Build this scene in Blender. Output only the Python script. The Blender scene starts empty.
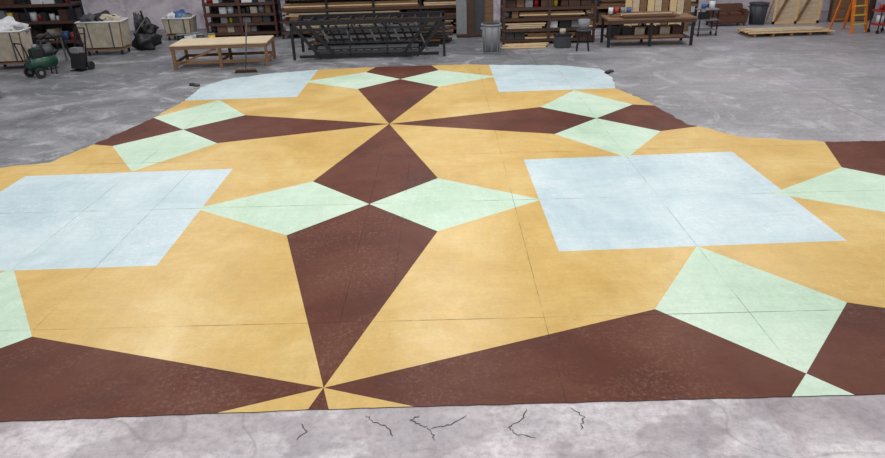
import bpy, bmesh, random, math
from mathutils import Matrix, Vector, geometry
random.seed(7)
S=bpy.context.scene
S.view_settings.view_transform='Standard'

def lin(c):
    return tuple(((v/255)/12.92 if v/255<=.04045 else ((v/255+.055)/1.055)**2.4) for v in c)+(1.0,)
# ------------------------------------------------------------ materials
def newmat(name):
    m=bpy.data.materials.new(name); m.use_nodes=True
    nt=m.node_tree; b=nt.nodes['Principled BSDF']
    return m,nt,b
def noise(nt,co,scale,detail=4,rough=.55,dist=0):
    n=nt.nodes.new('ShaderNodeTexNoise'); n.inputs['Scale'].default_value=scale
    n.inputs['Detail'].default_value=detail; n.inputs['Roughness'].default_value=rough
    n.inputs['Distortion'].default_value=dist
    nt.links.new(co,n.inputs['Vector']); return n.outputs['Fac']
def ramp(nt,fac,stops):
    r=nt.nodes.new('ShaderNodeValToRGB'); e=r.color_ramp.elements
    while len(e)<len(stops): e.new(.5)
    for i,(p,c) in enumerate(stops):
        e[i].position=p; e[i].color=c if len(c)==4 else lin(c)
    nt.links.new(fac,r.inputs['Fac']); return r.outputs['Color']
def mix(nt,fac,a,b,mode='MIX'):
    m=nt.nodes.new('ShaderNodeMix'); m.data_type='RGBA'; m.blend_type=mode
    if isinstance(fac,(int,float)): m.inputs[0].default_value=fac
    else: nt.links.new(fac,m.inputs[0])
    for v,i in ((a,6),(b,7)):
        if isinstance(v,tuple): m.inputs[i].default_value=v
        else: nt.links.new(v,m.inputs[i])
    return m.outputs[2]
def objco(nt,scale=(1,1,1),rot=(0,0,0)):
    t=nt.nodes.new('ShaderNodeTexCoord'); mp=nt.nodes.new('ShaderNodeMapping')
    mp.inputs['Scale'].default_value=scale; mp.inputs['Rotation'].default_value=rot
    nt.links.new(t.outputs['Object'],mp.inputs['Vector']); return mp.outputs['Vector']
def rng(nt,v,a,b,c=0,d=1):
    m=nt.nodes.new('ShaderNodeMapRange'); m.interpolation_type='SMOOTHSTEP'
    for i,x in enumerate((a,b,c,d)): m.inputs[i+1].default_value=x
    nt.links.new(v,m.inputs[0]); return m.outputs[0]
def mul(nt,a,b,op='MULTIPLY'):
    m=nt.nodes.new('ShaderNodeMath'); m.operation=op
    for i,v in enumerate((a,b)):
        if isinstance(v,(int,float)): m.inputs[i].default_value=v
        else: nt.links.new(v,m.inputs[i])
    return m.outputs[0]
W=(1,1,1,1);K=(0,0,0,1)
def paint(name,base,light,dark,rough=.5,speck=None,spec=.3,sk=.6,ss=11):
    m,nt,b=newmat(name); co=objco(nt)
    c=ramp(nt,noise(nt,co,.55,6,.65,.6),[(.3,dark),(.5,base),(.7,light)])
    st=ramp(nt,noise(nt,objco(nt,(1.2,6,1),(0,0,.5)),1.5,5,.65),[(.35,(.8,.8,.8,1)),(.65,W)])
    c=mix(nt,.35,c,st,'MULTIPLY')
    st=ramp(nt,noise(nt,objco(nt,(5,1.3,1),(0,0,.2)),1.2,5,.65),[(.35,(.82,.82,.82,1)),(.65,W)])
    c=mix(nt,.35,c,st,'MULTIPLY')
    fine=ramp(nt,noise(nt,co,24,5,.75),[(.3,(.68,.68,.68,1)),(.6,W)])
    c=mix(nt,.35,c,fine,'MULTIPLY')
    if speck:
        f=mul(nt,rng(nt,noise(nt,co,ss,9,.85),.47,.68),rng(nt,noise(nt,co,.7,5,.65,.6),.36,.66))
        c=mix(nt,mul(nt,f,sk),c,lin(speck))
    nt.links.new(c,b.inputs['Base Color'])
    nt.links.new(rng(nt,noise(nt,co,2,5,.6),.3,.7,rough-.03,rough+.07),b.inputs['Roughness'])
    b.inputs['Specular IOR Level'].default_value=spec
    return m
def plain(name,c,rough=.6,metal=0,var=.25,scale=6):
    m,nt,b=newmat(name)
    n=ramp(nt,noise(nt,objco(nt),scale,4,.6),[(.3,(1-var,1-var,1-var,1)),(.7,W)])
    nt.links.new(mix(nt,1.0,lin(c),n,'MULTIPLY'),b.inputs['Base Color'])
    b.inputs['Roughness'].default_value=rough; b.inputs['Metallic'].default_value=metal
    return m
def wood(name,c1,c2,ax=(1,12,12)):
    m,nt,b=newmat(name)
    n=noise(nt,objco(nt,ax),2.2,5,.65,.5)
    nt.links.new(ramp(nt,n,[(.3,c1),(.7,c2)]),b.inputs['Base Color']); b.inputs['Roughness'].default_value=.65
    return m

M={}
M['ochre']=paint('ochre_paint',(212,175,99),(223,194,128),(197,158,78),.34,(226,206,156),.42,.35)
M['brown']=paint('brown_paint',(93,46,31),(106,62,45),(76,37,26),.45,(156,122,104),.18,.5,22)
M['mint']=paint('mint_paint',(197,220,197),(213,230,211),(182,208,182),.4,(224,234,226),.35,.5)
M['blue']=paint('pale_blue_paint',(195,213,218),(215,227,231),(175,198,206),.38,(228,234,236),.45,.7)
M['edge_shade']=plain('board_edge_shade',(60,50,45))  # board sides coloured dark to paint in the shadow line around the slab
M['crack']=plain('crack_dark',(82,75,77),.9)
M['steel']=plain('dark_steel',(44,44,50),.45,.5)
M['black']=plain('black_plastic',(24,24,27),.55)
M['grey']=plain('grey_plastic',(128,130,134),.5)
M['dgrey']=plain('dark_grey',(66,68,74),.6)
M['canvas']=plain('canvas',(186,174,156),.9,0,.4,4)
M['white']=plain('white_cloth',(215,215,220),.8)
M['green']=plain('green_enamel',(34,74,58),.4)
M['red']=plain('red_enamel',(170,40,34),.45)
M['orange']=plain('orange_fiberglass',(224,120,30),.45)
M['yellow']=plain('yellow_plastic',(220,190,60),.5)
M['bluep']=plain('blue_plastic',(50,90,150),.5)
M['pine']=wood('pine',(196,160,112),(224,196,150))
M['ply']=wood('plywood_top',(180,158,128),(208,192,164),(2,6,6))
M['oldwood']=wood('aged_wood',(98,70,48),(138,104,74))
M['darkwood']=wood('dark_wood',(54,34,27),(84,54,41))
M['rust']=plain('rust_paint',(90,46,40),.6)
M['leather']=plain('brown_leather',(92,58,42),.5)
m,nt,b=newmat('pencil_line'); b.inputs['Base Color'].default_value=lin((60,45,35)); b.inputs['Roughness'].default_value=.9
al=rng(nt,noise(nt,objco(nt),1.2,4,.7),.38,.65,.05,.5); nt.links.new(al,b.inputs['Alpha']); M['pencil']=m

# concrete floor
m,nt,b=newmat('concrete_floor'); co=objco(nt)
sep=nt.nodes.new('ShaderNodeSeparateXYZ'); nt.links.new(co,sep.inputs[0])
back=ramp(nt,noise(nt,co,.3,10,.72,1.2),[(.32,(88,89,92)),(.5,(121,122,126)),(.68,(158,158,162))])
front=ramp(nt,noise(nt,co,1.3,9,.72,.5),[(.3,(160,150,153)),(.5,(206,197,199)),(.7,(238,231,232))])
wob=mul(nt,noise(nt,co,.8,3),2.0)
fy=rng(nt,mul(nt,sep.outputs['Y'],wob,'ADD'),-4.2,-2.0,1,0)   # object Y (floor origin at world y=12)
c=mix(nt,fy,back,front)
pf=mul(nt,rng(nt,noise(nt,co,.4,6,.6,.5),.45,.66),rng(nt,sep.outputs['X'],3,9))
c=mix(nt,mul(nt,pf,.3),c,lin((190,170,186)))
rw=rng(nt,sep.outputs['X'],2,8)
c=mix(nt,mul(nt,rw,.42),c,lin((186,181,184)))
wf=mul(nt,rng(nt,noise(nt,objco(nt,(1,1,1),(.4,0,1)),.7,9,.72,2.0),.5,.66),.55)
c=mix(nt,wf,c,lin((198,196,200)))
c=mix(nt,.5,c,ramp(nt,noise(nt,objco(nt,(.5,3,1),(0,0,.15)),1.3,8,.75),[(.3,(.6,.6,.62,1)),(.62,W)]),'MULTIPLY')
c=mix(nt,.65,c,ramp(nt,noise(nt,co,14,6,.78),[(.32,(.48,.48,.5,1)),(.55,W)]),'MULTIPLY')
n1=noise(nt,objco(nt,(1,1,1),(0,0,.8)),.45,2,.4)
ab=nt.nodes.new('ShaderNodeMath'); ab.operation='ABSOLUTE'; nt.links.new(mul(nt,n1,.5,'SUBTRACT'),ab.inputs[0])
rl=rng(nt,ab.outputs[0],.0005,.004,.3,0)
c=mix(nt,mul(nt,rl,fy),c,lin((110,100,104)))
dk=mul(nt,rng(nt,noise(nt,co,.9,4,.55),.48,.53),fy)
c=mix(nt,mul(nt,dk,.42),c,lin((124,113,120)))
br=nt.nodes.new('ShaderNodeTexBrick'); br.offset=0
br.inputs['Scale'].default_value=1; br.inputs['Brick Width'].default_value=6; br.inputs['Row Height'].default_value=4.6
br.inputs['Mortar Size'].default_value=.012; br.inputs['Color1'].default_value=W; br.inputs['Color2'].default_value=(.85,.85,.88,1); br.inputs['Mortar'].default_value=(.45,.45,.45,1)
mp=objco(nt); mp.node.inputs['Location'].default_value=(3.2,.6,0)
nt.links.new(mp,br.inputs['Vector'])
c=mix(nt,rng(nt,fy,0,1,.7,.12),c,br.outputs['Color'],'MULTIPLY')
nt.links.new(c,b.inputs['Base Color'])
nt.links.new(rng(nt,noise(nt,co,1.5,6,.65),.3,.7,.36,.66),b.inputs['Roughness'])
b.inputs['Specular IOR Level'].default_value=.4
bp=nt.nodes.new('ShaderNodeBump'); bp.inputs['Strength'].default_value=.2; bp.inputs['Distance'].default_value=.01
nt.links.new(noise(nt,co,12,6,.7),bp.inputs['Height']); nt.links.new(bp.outputs[0],b.inputs['Normal'])
M['concrete']=m
m,nt,b=newmat('spattered_wall'); co=objco(nt)
c=ramp(nt,noise(nt,co,.8,9,.75,.6),[(.3,(140,128,140)),(.5,(200,190,200)),(.7,(224,216,222))])
nt.links.new(c,b.inputs['Base Color']); b.inputs['Roughness'].default_value=.8
M['wall']=m

# ------------------------------------------------------------ mesh builder
class MB:
    def __init__(s): s.bm=bmesh.new(); s.mats=[]
    def mi(s,k):
        if k not in s.mats: s.mats.append(k)
        return s.mats.index(k)
    def _fin(s,vs,k,smooth=False):
        i=s.mi(k); fs=set(f for v in vs for f in v.link_faces)
        for f in fs: f.material_index=i; f.smooth=smooth and len(f.verts)==4
    def box(s,c,d,k,rz=0,rx=0,ry=0,taper=None,bev=0):
        r=bmesh.ops.create_cube(s.bm,size=1); vs=r['verts']
        mt=Matrix.Translation(c)@Matrix.Rotation(rz,4,'Z')@Matrix.Rotation(ry,4,'Y')@Matrix.Rotation(rx,4,'X')
        for v in vs:
            p=Vector((v.co.x*d[0],v.co.y*d[1],v.co.z*d[2]))
            if taper and v.co.z<0: p.x*=taper; p.y*=taper
            v.co=mt@p
        s._fin(vs,k)
        if bev:
            es=set(e for v in vs for e in v.link_edges)
            bmesh.ops.bevel(s.bm,geom=list(es),offset=bev,segments=2,affect='EDGES')
    def bar(s,p,q,w,h,k):
        p=Vector(p);q=Vector(q);d=q-p
        r=bmesh.ops.create_cube(s.bm,size=1)
        rot=d.to_track_quat('X','Z').to_matrix().to_4x4()
        mt=Matrix.Translation((p+q)/2)@rot
        for v in r['verts']: v.co=mt@Vector((v.co.x*d.length,v.co.y*w,v.co.z*h))
        s._fin(r['verts'],k)
    def cyl(s,p,q,r1,k,r2=None,seg=16):
        p=Vector(p);q=Vector(q);d=q-p
        r=bmesh.ops.create_cone(s.bm,cap_ends=True,segments=seg,radius1=r1,radius2=r1 if r2 is None else r2,depth=d.length)
        mt=Matrix.Translation((p+q)/2)@d.to_track_quat('Z','Y').to_matrix().to_4x4()
        for v in r['verts']: v.co=mt@v.co
        s._fin(r['verts'],k,True)
    def blob(s,c,d,k,seed=0,amp=.2):
        r=bmesh.ops.create_icosphere(s.bm,subdivisions=3,radius=.5)
        rn=random.Random(seed); o=Vector((rn.random()*9,rn.random()*9,rn.random()*9))
        from mathutils import noise as N
        for v in r['verts']:
            n=N.noise(v.co*4+o)+.5*N.noise(v.co*9+o); p=v.co*(1+amp*n*2)
            v.co=Vector(c)+Vector((p.x*d[0],p.y*d[1],max(p.z,-.42)*d[2]))
        i=s.mi(k)
        for f in set(f for v in r['verts'] for f in v.link_faces): f.material_index=i; f.smooth=True
    def done(s,name,loc=(0,0,0),rz=0):
        me=bpy.data.meshes.new(name); s.bm.to_mesh(me); s.bm.free()
        for k in s.mats: me.materials.append(M[k])
        o=bpy.data.objects.new(name,me); o.location=loc; o.rotation_euler=(0,0,rz)
        bpy.context.collection.objects.link(o); return o

# ------------------------------------------------------------ room shell
def shell(name,c,d,k):
    b=MB(); b.box((0,0,0),d,k); return b.done(name,c)
b=MB(); b.box((0,0,-.1),(46,46,.2),'concrete'); b.done('floor',(0,12,0))
shell('wall_back',(0,30.1,3.5),(46,.2,7),'wall')
shell('wall_left',(-20,12,3.5),(.2,36,7),'wall')
shell('wall_right',(20,12,3.5),(.2,36,7),'wall')

# ------------------------------------------------------------ painted floor
AX,Y0,HL=-1.22,5.09,4.5
outline=[(-12.5,4.66),(-4.1,4.72),(-1.2,4.785),(4.1,4.81),(12,4.88),(12,12.0),(8.27,12.03),(7.21,12.06),(5.74,12.51),(5.23,13.26),(5.04,13.42),(4.78,15.28),(4.34,16.85),
 (4.55,18.0),(4.48,19.23),(3.4,19.9),(1.33,20.24),(.6,20.4),(-1.79,20.39),(-3.83,20.22),(-5.2,19.85),(-6.3,19.16),(-6.71,18.2),(-6.61,16.75),(-6.81,15.0),
 (-7.28,13.09),(-7.56,12.06),(-8.39,11.84),(-9.6,12.0),(-12.5,12.0)]
rg=[]
for i,(x,y) in enumerate(outline):
    x2,y2=outline[(i+1)%len(outline)]; L=math.hypot(x2-x,y2-y); n=max(1,int(L/.12))
    for j in range(n):
        t=j/n; a=.006 if i<4 else .03
        rg.append((x+(x2-x)*t+random.uniform(-a,a)*(j>0),y+(y2-y)*t+random.uniform(-a,a)*(j>0)))
shapes=[]
D=1.07
def corner(cx,cy):
    if abs(cx-3.28)<.2 and abs(cy-Y0)<.2:   # measured crossing on near right
        return dict(ne=(4.43,6.37),nw=(2.28,6.33),sw=(2.25,3.9),se=(4.4,3.9),c=(3.36,5.13))
    if abs(cx+5.72)<.2 and abs(cy-Y0)<.2:
        return dict(ne=(-4.56,6.09),nw=(-6.9,6.1),sw=(-6.8,3.9),se=(-4.6,3.9),c=(-5.72,5.0))
    return dict(ne=(cx+D,cy+D),nw=(cx-D,cy+D),sw=(cx-D,cy-D),se=(cx+D,cy-D),c=(cx,cy))
T=2.63
for i in range(-1,3):
    for j in range(-1,3):
        sx,sy=AX+9*i,Y0+9*j
        r=corner(sx+HL,sy); l=corner(sx-HL,sy); u=corner(sx,sy+HL); dn=corner(sx,sy-HL)
        st=(sx,sy); up=T+(.14 if j==0 and i==0 else 0)
        shapes+=[('brown',[st,r['sw'],r['c'],r['nw']]),('brown',[st,l['ne'],l['c'],l['se']]),
                 ('brown',[st,u['se'],u['c'],u['sw']]),('brown',[st,dn['nw'],dn['c'],dn['ne']])]
        shapes+=[('mint',[r['c'],r['ne'],(sx+HL,sy+up),r['nw']]),('mint',[r['c'],r['sw'],(sx+HL,sy-T-(.04 if i<0 else 0)),r['se']]),
                 ('mint',[u['c'],u['se'],(sx+T+.06,sy+HL),u['ne']]),('mint',[u['c'],u['nw'],(sx-T-.1,sy+HL),u['sw']])]
        q=HL-T+.03; bx,by=sx+HL,sy+HL+.06
        if i==-1 and j==0:
            shapes+=[('blue',[(-7.62,7.62),(-3.82,7.69),(-3.88,11.43),(-7.61,11.33)])]
        elif i==0 and j==0:
            shapes+=[('blue',[(1.45,7.80),(5.27,7.90),(5.24,11.63),(1.41,11.50)])]
        else:
            shapes+=[('blue',[(bx-q,by-q),(bx+q+.05,by-q+.07),(bx+q+.03,by+q+.03),(bx-q-.02,by+q)])]
verts=[];faces=[]
def add(poly):
    s=len(verts); verts.extend(Vector(p) for p in poly); faces.append(list(range(s,s+len(poly))))
def ccw(p):
    a=sum(p[i][0]*p[(i+1)%len(p)][1]-p[(i+1)%len(p)][0]*p[i][1] for i in range(len(p)))
    return p if a>0 else p[::-1]
add(ccw(rg))
for k,p in shapes: add(ccw(p))
ov,oe,of,_,_,ofc=geometry.delaunay_2d_cdt(verts,[],faces,3,1e-5)
b=MB(); zt=.008
keys=['ochre','brown','mint','blue','edge_shade']; b.mats=keys[:]
pri={'ochre':0,'blue':1,'mint':2,'brown':3}
bv=[b.bm.verts.new((v.x,v.y,zt)) for v in ov]
for f,orig in zip(of,ofc):
    if 0 not in orig: continue
    k='ochre'
    for o in orig:
        if o>0 and pri[shapes[o-1][0]]>pri[k]: k=shapes[o-1][0]
    try:
        nf=b.bm.faces.new([bv[i] for i in f]); nf.material_index=keys.index(k)
    except ValueError: pass
for e in list(b.bm.edges):
    if len(e.link_faces)==1:
        a,c=e.verts
        a2=b.bm.verts.new((a.co.x,a.co.y,0)); c2=b.bm.verts.new((c.co.x,c.co.y,0))
        nf=b.bm.faces.new([a,c,c2,a2]); nf.material_index=4
b.bm.normal_update()
for v in list(b.bm.verts):
    if not v.link_faces: b.bm.verts.remove(v)
for f in b.bm.faces:
    if abs(f.normal.z)>.5 and f.normal.z<0: f.normal_flip()
def inside(x,y):
    c=False;n=len(outline)
    for i in range(n):
        x1,y1=outline[i];x2,y2=outline[(i+1)%n]
        if (y1>y)!=(y2>y) and x<(x2-x1)*(y-y1)/(y2-y1)+x1: c=not c
    return c
def line(x1,y1,x2,y2,w=.004):
    L=math.hypot(x2-x1,y2-y1);n=int(L/.25);dx,dy=(x2-x1)/L,(y2-y1)/L
    for i in range(n):
        t0,t1=i/n,(i+1)/n
        p=(x1+(x2-x1)*t0,y1+(y2-y1)*t0);q=(x1+(x2-x1)*t1,y1+(y2-y1)*t1)
        if inside(*p) and inside(*q):
            ww=w*(1.6 if abs(dy)<.1 else 1)
            vs=[b.bm.verts.new((a[0]-dy*ww*s,a[1]+dx*ww*s,zt+.001)) for a,s in ((p,1),(p,-1),(q,-1),(q,1))]
            f=b.bm.faces.new(vs); f.material_index=b.mi('pencil')
for x in (AX-4.5,AX,AX+2.25,AX+4.5): line(x,4.8,x,20)
line(AX-3.4,6.2,AX-3.4,11.5); line(AX+.55,7,AX+.55,12)
for y in (6.22,9.6,11.9,14.08): line(-12,y,11,y)
b.done('painted_star_floor')

# cracks in the concrete
b=MB()
def crack(pts,w=.006):
    P=[Vector((p[0],p[1],.003)) for p in pts]; Q=[]
    for i in range(len(P)-1):
        for t in range(5):
            q=P[i].lerp(P[i+1],t/5); q.x+=random.uniform(-.014,.014); q.y+=random.uniform(-.012,.012); Q.append(q)
    Q.append(P[-1]); prev=None
    for i,q in enumerate(Q):
        d=(Q[min(i+1,len(Q)-1)]-Q[max(i-1,0)]).normalized(); n=Vector((-d.y,d.x,0))
        ww=w*random.uniform(.35,1.1)*(.4 if i in(0,len(Q)-1) else 1); a=b.bm.verts.new(q+n*ww); c=b.bm.verts.new(q-n*ww)
        if prev: b.bm.faces.new([prev[0],prev[1],c,a]).material_index=b.mi('crack')
        prev=(a,c)
crack([(-.78,4.70),(-.7,4.6),(-.58,4.55),(-.52,4.42)])
crack([(-.38,4.62),(-.28,4.55),(-.2,4.5),(-.16,4.36)]); crack([(-.2,4.5),(-.02,4.55),(.12,4.66)]); crack([(-.38,4.62),(-.3,4.68)])
crack([(.66,4.72),(.6,4.6),(.48,4.5),(.52,4.42),(.7,4.36)])
crack([(1.05,4.74),(1.15,4.6),(1.1,4.45)]); crack([(-1.35,4.6),(-1.28,4.5),(-1.34,4.4)])
b.bm.normal_update()
for f in b.bm.faces:
    if f.normal.z<0: f.normal_flip()
b.done('floor_cracks')

# ------------------------------------------------------------ background objects
def cart(name,loc,w,d,h,k,rz=0,full=None):
    b=MB(); z0=.18
    b.box((0,0,z0+.02),(w*.92,d*.9,.05),'oldwood')
    b.box((0,0,z0+.05+(h-z0-.05)/2),(w,d,h-z0-.08),k,taper=.9,bev=.03)
    for s in(-1,1):
        b.cyl((-w/2,s*d/2,h-.02),(w/2,s*d/2,h-.02),.025,'white'); b.cyl((s*w/2,-d/2,h-.02),(s*w/2,d/2,h-.02),.025,'white')
        for t in(-1,1):
            b.cyl((s*w*.38-.02,t*d*.36,.07),(s*w*.38+.02,t*d*.36,.07),.07,'black'); b.bar((s*w*.38,t*d*.36,.08),(s*w*.38,t*d*.36,.2),.05,.03,'steel')
        b.bar((s*w*.25,-d*.48,z0+.1),(s*w*.26,-d*.505,h-.05),.04,.015,'dgrey')
    if full:
        for i,(x,y,s,kk) in enumerate(full): b.blob((x*w,y*d,h-.02),(s,s*.8,s*.6),kk,i,.3)
    return b.done(name,loc,rz)
cart('canvas_laundry_cart',(-14.0,22.0,0),1.2,.8,1.2,'canvas',.1,[(-.1,0,.9,'white'),(.2,.1,.7,'grey'),(0,.1,1.0,'white')])
cart('canvas_laundry_cart',(-11.9,24.2,0),1.5,.85,1.15,'canvas',.05,[(-.25,0,.7,'dgrey'),(.2,0,.7,'canvas'),(0,.1,.8,'black')])
cart('canvas_laundry_cart',(-10.3,27.1,0),1.1,.8,.85,'canvas',0,[(-.2,0,.55,'white'),(.2,0,.5,'grey'),(.0,.1,.7,'bluep')])
def shelf(name,loc,w,d,h,levels,post,board,rz=0,stuff=(),seed=1,backp=None):
    rn=random.Random(seed); b=MB()
    n=max(2,int(round(w/1.6))+1)
    for i in range(n):
        x=-w/2+.05+(w-.1)*i/(n-1)
        for y in(-d/2+.04,d/2-.04): b.box((x,y,h/2),(.08,.08,h),post)
        for z in levels: b.bar((x,-d/2,z-.06),(x,d/2,z-.06),.05,.06,post)
    for z in levels:
        b.box((0,0,z),(w,d,.04),board); b.box((0,-d/2,z-.03),(w,.03,.09),board)
    if backp: b.box((0,d/2+.02,h/2),(w,.02,h),backp)
    for li,z in enumerate(levels):
        x=-w/2+.1; zz=z+.02; gap=(levels[li+1]-z if li+1<len(levels) else h-z)-.12
        while x<w/2-.3:
            kind=rn.choice(stuff) if stuff else None
            if kind=='box':
                s=rn.uniform(.2,.45);hh=min(gap,rn.uniform(.15,.4)); b.box((x+s/2,rn.uniform(-.1,.05)*d,zz+hh/2),(s*.9,d*.6,hh),rn.choice(['oldwood','canvas','grey','dgrey','darkwood','black','leather','white']),rz=rn.uniform(-.1,.1)); x+=s
            elif kind=='can':
                r=rn.uniform(.06,.13);hh=min(gap,r*2.4); b.cyl((x+r,-.1,zz),(x+r,-.1,zz+hh),r,rn.choice(['white','grey','bluep','red','yellow','dgrey'])); b.cyl((x+r,-.1,zz+hh),(x+r,-.1,zz+hh+.02),r*1.05,'grey'); x+=2*r+.04
            elif kind=='lumber':
                L=min(w/2-x,rn.uniform(1.2,w*.8))
                for a in range(rn.randint(4,6)):
                    for c in range(rn.randint(1,5)):
                        if (c+1)*.065<gap: b.box((x+L/2+rn.uniform(-.1,.1)*.5,-d/2+.1+a*d/6.5,zz+.035+c*.065),(L*rn.uniform(.85,1),.09,.05),rn.choice(['pine','pine','oldwood','oldwood','ply','darkwood','darkwood']))
                x+=L+.05
            else: x+=rn.uniform(.2,.5)
    return b.done(name,loc,rz)
shelf('storage_shelf',(-15.2,25.8,0),3.4,.8,2.2,(.3,1.0,1.6),'steel','darkwood',0,('box','can','box'),3,'black')
shelf('dark_gate_rack',(-7.85,27.3,0),2.8,.8,2.4,(.2,.55,.9,1.3,1.85),'rust','darkwood',0,('box','gap','can','box'),5,'black')
shelf('lumber_rack',(-2.6,27.0,0),7.2,1.3,2.6,(.25,.65,1.05,1.5,2.0),'steel','darkwood',0,('lumber','lumber','lumber','box'),11,'black')
shelf('material_shelf',(3.65,24.1,0),3.2,.9,2.4,(.15,.5,.85,1.2,1.6),'darkwood','darkwood',0,('lumber','box','can','box'),21,'black')
shelf('storage_shelf',(7.9,27.2,0),3.9,.8,2.4,(.2,.8,1.4),'steel','oldwood',0,('box','can','lumber'),31,'black')

b=MB()
b.cyl((-.38,0,.42),(.38,0,.42),.2,'green'); b.cyl((-.45,0,.42),(-.38,0,.42),.12,'green',.2); b.cyl((.38,0,.42),(.45,0,.42),.2,'green',.12)
b.box((-.12,0,.72),(.32,.26,.26),'black',bev=.03); b.cyl((.1,0,.72),(.36,0,.72),.12,'dgrey'); b.box((0,0,.61),(.7,.28,.03),'steel')
for s in(-1,1):
    b.cyl((-.3,s*.24,.16),(-.3,s*.3,.16),.16,'black'); b.cyl((-.3,s*.22,.16),(-.3,s*.31,.16),.06,'grey')
    b.bar((-.45,s*.18,.5),(-.58,s*.18,1.05),.03,.03,'steel'); b.bar((.3,s*.12,0),(.3,s*.12,.3),.03,.03,'steel')
b.cyl((-.58,-.2,1.05),(-.58,.2,1.05),.02,'steel'); b.cyl((-.12,0,.85),(-.12,0,.95),.07,'grey')
b.done('air_compressor',(-12.2,20.5,0),1.1)
b=MB(); b.cyl((0,0,.12),(0,0,.6),.28,'black'); b.cyl((0,0,.6),(0,0,.78),.29,'dgrey',.22); b.cyl((0,0,.78),(0,0,.9),.13,'black')
for a in range(4):
    t=a*math.pi/2+.4; b.cyl((math.cos(t)*.24,math.sin(t)*.24,0),(math.cos(t)*.24,math.sin(t)*.24,.12),.05,'grey')
P=[(.25,0,.4),(.45,-.1,.6),(.5,-.2,.9),(.35,-.3,1.15),(.1,-.32,.95),(.0,-.36,.5),(.1,-.45,.05)]
for p,q in zip(P,P[1:]): b.cyl(p,q,.035,'black',seg=8)
b.done('shop_vacuum',(-12.75,21.7,0),.2)
b=MB()
for s in(-1,1):
    b.bar((s*.2,0,.1),(s*.2,.25,1.25),.035,.035,'steel'); b.cyl((s*.22,.1,.13),(s*.3,.1,.13),.13,'black')
for t in(.1,.35,.6,.85,1): b.bar((-.2,.25*t,.1+1.15*t),(.2,.25*t,.1+1.15*t),.03,.03,'steel')
b.box((0,-.14,.02),(.46,.28,.02),'steel'); b.box((0,-.08,.3),(.4,.22,.5),'black',rx=-.2); b.box((0,-.05,.62),(.3,.2,.16),'grey')
b.done('hand_truck',(-11.45,21.3,0),-.3)
b=MB(); b.box((0,0,.75),(1.1,.1,.09),'black')
for s in(-1,1):
    for t in(-1,1): b.bar((s*.42,t*.04,.74),(s*.5,t*.3,0.02),.06,.04,'black')
    b.bar((s*.46,-.17,.35),(s*.46,.17,.35),.03,.05,'steel')
b.box((0,-.1,.83),(.5,.35,.08),'dgrey'); b.done('sawhorse',(-13.4,23.2,0),.25)
b=MB(); b.blob((0,0,.3),(.9,.7,.7),'black',2,.3); b.blob((.12,.05,.72),(.6,.5,.6),'black',4,.4); b.blob((-.1,0,.95),(.35,.3,.5),'dgrey',6,.5); b.bar((-.2,-.25,.6),(.25,-.2,1.1),.04,.02,'grey')
b.bar((.3,-.1,.1),(.05,0,1.35),.05,.04,'steel'); b.bar((-.35,.1,.1),(-.2,0,1.3),.05,.04,'oldwood')
b.done('equipment_bag_pile',(-10.85,24.9,.0))
b=MB(); b.box((0,0,.15),(.45,.35,.28),'grey',bev=.02); b.cyl((-.12,0,.29),(.12,0,.29),.03,'black'); b.box((0,-.18,.18),(.2,.02,.1),'black')
b.done('tool_case',(-12.1,17.6,0),.3)
b=MB()
for i,(x,y,r,k) in enumerate([(0,0,.16,'white'),(.4,.1,.15,'dgrey'),(-.35,.15,.15,'black'),(.15,.4,.16,'white'),(.75,.3,.14,'yellow')]):
    b.cyl((x,y,0),(x,y,r*2.3),r*.88,k,r); b.cyl((x,y,r*2.3),(x,y,r*2.3+.03),r*1.05,'grey')
b.done('paint_bucket_group',(-9.5,25.6,0))

# low wooden work platform
b=MB(); w,d,h=2.95,1.4,.72
for i in range(2): b.box((-w/4+i*w/2,0,h),(w/2-.01,d,.03),'ply')
for s in(-1,1):
    b.box((0,s*(d/2-.03),h-.07),(w,.04,.1),'oldwood'); b.box((s*(w/2-.03),0,h-.07),(.04,d,.1),'oldwood')
    b.box((0,s*(d/2-.05),.2),(w-.1,.03,.09),'oldwood')
for x in(-w/2+.06,0,w/2-.06):
    for s in(-1,1): b.box((x,s*(d/2-.06),h/2-.02),(.09,.09,h-.04),'oldwood')
    b.box((x,0,.2),(.04,d-.1,.09),'oldwood')
b.bar((-w/2+.1,-d/2+.05,.12),(-.1,-d/2+.05,h-.12),.03,.07,'oldwood')
b.done('work_platform',(-6.95,21.6,0),.06)
b=MB(); b.box((0,0,.1),(.6,.07,.05),'oldwood'); b.box((0,0,.04),(.58,.09,.08),'black',taper=1.15); b.cyl((0,.02,.11),(.1,.66,1.35),.02,'dgrey',seg=8)
b.done('push_broom',(-5.95,20.15,0),.1)

# steel platform frames (folding risers)
b=MB(); w=4.9; h=1.15; d=1.5
for s in(-1,1):
    b.bar((-w/2,s*d/2,h),(w/2,s*d/2,h),.08,.13,'steel'); b.bar((-w/2+.2,s*d/2,.1),(w/2-.2,s*d/2,.1),.05,.09,'steel')
    b.bar((-w/2,s*d/2,h-.2),(w/2,s*d/2,h-.2),.05,.07,'steel')
    for x0,x1 in ((-w/2,-w/2+.9),(-w/2+.5,-w/2+1.4),(w/2,w/2-.9),(w/2-.5,w/2-1.4)):
        b.bar((x0,s*d/2,h),(x1,s*d/2,.05),.06,.1,'steel')
    for x in(-.6,.6): b.bar((x,s*d/2,h),(x,s*d/2,.1),.05,.05,'steel')
for i in range(12):
    x=-w/2+.1+i*(w-.2)/11; b.bar((x,-d/2,h-.02),(x,d/2,h-.02),.06,.07,'steel')
for i in range(6):
    z=.16+i*.13; b.box((-.1+.04*i,-.55+i*.2,z),(3.4-.1*i,.2,.05),'dgrey' if i%2 else 'black',rx=.35)
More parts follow.
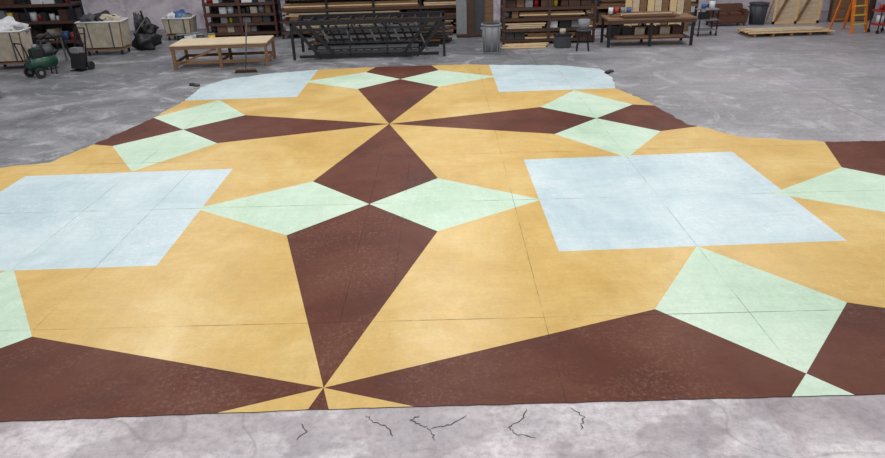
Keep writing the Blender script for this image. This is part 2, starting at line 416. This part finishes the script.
for i in range(13):
    x=-1.6+i*.26; b.bar((x,-.3,h-.15),(x+.35,.0,.08),.04,.05,'black' if i%3 else 'grey')
for x in(-w/2,w/2):
    for s in(-1,1): b.box((x*.99,s*d/2,h/2),(.08,.08,h),'steel')
b.done('steel_platform_frame',(-2.4,22.65,0),0)
b=MB()
for r_ in range(6):
    for i in range(5): b.box((random.uniform(-.25,.25),-.5+.2*i,.05+.1*r_),(random.uniform(4,5.2),.15,.07),random.choice(['dgrey','oldwood','darkwood','darkwood','oldwood','black']))
b.done('lumber_stack',(-2.2,24.7,0))
b=MB()
for i,(x,k,hh) in enumerate([(-.5,'grey',1.9),(-.2,'darkwood',2.2),(.15,'dgrey',2.4),(.5,'oldwood',2.0)]):
    b.box((x,.05*i,hh/2),(.38,.03,hh),k,rx=-.05)
b.box((0,.0,.06),(1.4,.3,.08),'darkwood')
b.done('leaning_panel_stack',(1.2,25.6,0.02))
def trash(name,loc,r,h,k):
    b=MB(); b.cyl((0,0,0.02),(0,0,h),r*.82,k,r,24)
    b.cyl((0,0,h-.05),(0,0,h),r*1.07,k,r*1.07,24); b.cyl((0,0,h-.001),(0,0,h+.004),r*.93,'black',seg=24)
    b.cyl((0,0,0),(0,0,.04),r*.85,k,seg=24)
    for s in(-1,1): b.box((s*r*1.02,0,h-.14),(.06,.16,.05),k)
    for a in range(8):
        t=a*math.pi/4; b.bar((math.cos(t)*r*.84,math.sin(t)*r*.84,.08),(math.cos(t)*r*.99,math.sin(t)*r*.99,h-.08),.03,.02,k)
    return b.done(name,loc)
trash('trash_can',(1.57,22.3,0),.31,.92,'grey')
trash('trash_can',(12.15,26.7,0),.34,.8,'dgrey')
b=MB(); b.cyl((0,0,.62),(0,0,.68),.24,'dgrey')
for a in range(4):
    t=a*math.pi/2+.6; b.bar((math.cos(t)*.16,math.sin(t)*.16,.62),(math.cos(t)*.27,math.sin(t)*.27,0.01),.04,.04,'steel')
    t2=t+math.pi/2; b.bar((math.cos(t)*.2,math.sin(t)*.2,.28),(math.cos(t2)*.2,math.sin(t2)*.2,.28),.03,.03,'steel')
b.cyl((0,0,.68),(0,0,.98),.16,'grey',.19); b.done('work_stool',(4.55,22.2,0))
b=MB(); b.box((0,0,.2),(.5,.4,.4),'dgrey',bev=.02); b.box((0,0,.42),(.54,.44,.05),'black'); b.cyl((0,0,.45),(0,0,.6),.1,'canvas'); b.done('storage_tote',(4.0,22.9,0),.1)
b=MB()
for i in range(4): b.box((.05*i,-.2+i*.13,.03+.045*(i%2)),(1.5,.11,.04),['pine','ply','oldwood','pine'][i],rz=.02*i)
b.done('loose_board_pile',(2.7,23.1,0))
# work table with lumber
b=MB(); w,d,h=2.9,1.1,.88
b.box((0,0,h),(w,d,.05),'oldwood'); b.box((0,-d/2+.02,h-.08),(w,.04,.1),'darkwood'); b.box((0,0,.25),(w-.2,d-.1,.03),'darkwood')
for x in(-w/2+.08,0,w/2-.08):
    for s in(-1,1): b.box((x,s*(d/2-.06),h/2),(.08,.08,h),'steel')
rn=random.Random(4)
for i in range(9): b.box((rn.uniform(-.3,.3)*.5,-.45+i*.1,h+.06+.05*(i%2)),(rn.uniform(1.6,2.5),.09,.06),rn.choice(['pine','ply','oldwood','darkwood']),rz=rn.uniform(-.03,.03))
for i in range(5): b.box((rn.uniform(-.2,.2),-.4+i*.18,.3),(2.2,.14,.06),rn.choice(['darkwood','oldwood']))
for i in range(6): b.box((-1.1+i*.42,.1,.42),(.32,.5,.3),rn.choice(['black','dgrey','darkwood','canvas']))
for i in range(4): b.cyl((-1.2+i*.2,.2,h+.1),(-1.2+i*.2,.2,h+.3),.08,['white','red','grey','bluep'][i])
b.done('work_table',(6.85,23.1,0))
b=MB()
for i in range(9): b.box((-1.1+i*.27,.03*(i%3),(1.5+.1*(i*7%5))/2),(.24,.03,1.5+.1*(i*7%5)),['pine','ply','oldwood'][i%3],rx=-.06)
b.done('upright_board_stack',(7.9,25.4,.02))
b=MB()
for z in(.2,.55,.9): b.box((0,0,z),(.7,.45,.04),'grey')
for x in(-.33,.33):
    for y in(-.2,.2): b.box((x,y,.5),(.04,.04,.85),'steel'); b.cyl((x-.02,y,.05),(x+.02,y,.05),.05,'black')
b.box((-.1,0,.68),(.3,.3,.22),'black'); b.cyl((.15,0,.92),(.15,0,1.15),.1,'white'); b.cyl((-.15,0,.92),(-.15,0,1.08),.08,'bluep')
b.done('utility_cart',(9.35,24.5,0),.1)
b=MB(); b.box((0,0,.25),(1.4,.7,.3),'leather',bev=.04); b.box((0,.3,.52),(1.4,.18,.5),'leather',rx=-.12,bev=.05)
for s in(-1,1): b.box((s*.63,-.02,.42),(.16,.7,.36),'leather',bev=.05); b.box((s*.25,-.05,.43),(.48,.5,.1),'leather',bev=.03)
for x in(-.6,.6):
    for y in(-.28,.28): b.box((x,y,.05),(.06,.06,.1),'darkwood')
b.done('brown_loveseat',(10.95,26.7,0))
b=MB(); w,h=1.8,2.0
b.box((0,.03,h/2),(w,.02,h),'ply')
for z in(.05,h-.05): b.box((0,0,z),(w,.04,.1),'pine')
for x in(-w/2+.05,0,w/2-.05): b.box((x,0,h/2),(.1,.04,h),'pine')
b.bar((-w/2+.1,-.02,.1),(-.05,-.02,h-.1),.03,.1,'oldwood'); b.bar((.05,-.02,.1),(w/2-.1,-.02,h-.1),.03,.1,'oldwood')
for x in(-w/2+.05,w/2-.05): b.bar((x,.02,h*.7),(x,.6,.03),.05,.05,'pine')
b.done('braced_wood_flat',(13.6,26.6,0))
b=MB()
for i in range(5):
    y=.1*i; b.box((.1*i,y,1.15),(1.6,.03,2.3),['oldwood','ply','darkwood','pine','ply'][i],rx=-.05)
    for x in(-.75,0,.75): b.box((.1*i+x,y-.03,1.15),(.08,.03,2.3),'darkwood',rx=-.05)
b.done('leaning_flat_stack',(15.7,26.8,.03))
b=MB()
for x in(-1.3,-.65,0,.65,1.3): b.box((x,0,.06),(.09,1.1,.12),'oldwood')
for i in range(9): b.box((0,-.5+i*.125,.135),(3.0,.1,.03),'oldwood' if i%3==1 else 'pine')
for i in range(4): b.box((-.1,-.3+i*.16,.17),(2.5,.1,.04),'ply',rz=.02)
b.done('wood_pallet',(12.1,24.3,0),.03)
b=MB(); H2=2.4
for s in(-1,1):
    b.bar((s*.3,-.5,0),(s*.18,0,H2),.1,.05,'orange'); b.bar((s*.3,.5,0),(s*.18,0.03,H2),.08,.04,'orange')
for i in range(1,8):
    t=i/8; b.bar((-.3+.12*t,-.5*(1-t),H2*t),(.3-.12*t,-.5*(1-t),H2*t),.1,.04,'yellow')
for t in(.15,.5,.8): b.bar((-.3+.12*t,.5*(1-t),H2*t),(.3-.12*t,.5*(1-t),H2*t),.03,.03,'orange')
b.box((0,0,H2),(.42,.2,.05),'red'); b.done('step_ladder',(14.45,24.5,0),.25)
b=MB(); b.box((0,0,.3),(.6,.45,.06),'red'); b.box((0,0,.75),(.6,.45,.06),'red')
for x in(-.28,.28):
    for y in(-.2,.2): b.bar((x,y,.1),(x,y,.95),.03,.03,'steel'); b.cyl((x-.02,y,.06),(x+.02,y,.06),.06,'black')
b.cyl((-.1,0,.33),(-.1,0,.6),.12,'white'); b.cyl((.12,0,.78),(.12,0,1.0),.1,'yellow'); b.cyl((-.12,0,.78),(-.12,0,.95),.09,'red')
b.done('paint_cart',(15.3,24.0,0),.2)
for loc,rz in (((4.62,18.7,.0),.9),((-6.95,18.5,0),-.6)):
    b=MB(); b.blob((-.1,0,.03),(.2,.14,.08),'black',3,.2); b.blob((.1,0,.03),(.2,.14,.08),'dgrey',5,.2); b.bar((-.1,0,.06),(.1,0,.06),.05,.02,'dgrey'); b.done('sandbag',loc,rz)

# ------------------------------------------------------------ lights
wd=bpy.data.worlds.new('World'); S.world=wd; wd.use_nodes=True
wd.node_tree.nodes['Background'].inputs[0].default_value=(.96,.98,1,1); wd.node_tree.nodes['Background'].inputs[1].default_value=.47
def area(x,y,z,sx,sy,p,c=(1,.99,.97)):
    l=bpy.data.lights.new('ceiling_light','AREA'); l.shape='RECTANGLE'; l.size=sx;l.size_y=sy;l.energy=p;l.color=c
    o=bpy.data.objects.new('ceiling_light',l);o.location=(x,y,z);bpy.context.collection.objects.link(o)
for x in(-9,0,9):
    for y in(3,10,17): area(x,y,8,2.5,1.2,(270 if x==0 else 235) if y>3 else 170)
    area(x,24,8,2.5,1,180)

# ------------------------------------------------------------ camera
R=Matrix(((.99962,.0261,.00837),(-.00341,.42139,-.90687),(-.0272,.9065,.42132)))
cd=bpy.data.cameras.new('camera'); c=bpy.data.objects.new('camera',cd); bpy.context.collection.objects.link(c)
c.matrix_world=Matrix.Translation((0,0,4))@R.to_4x4(); cd.sensor_width=36; cd.lens=36*665/885; cd.clip_end=200
S.camera=c
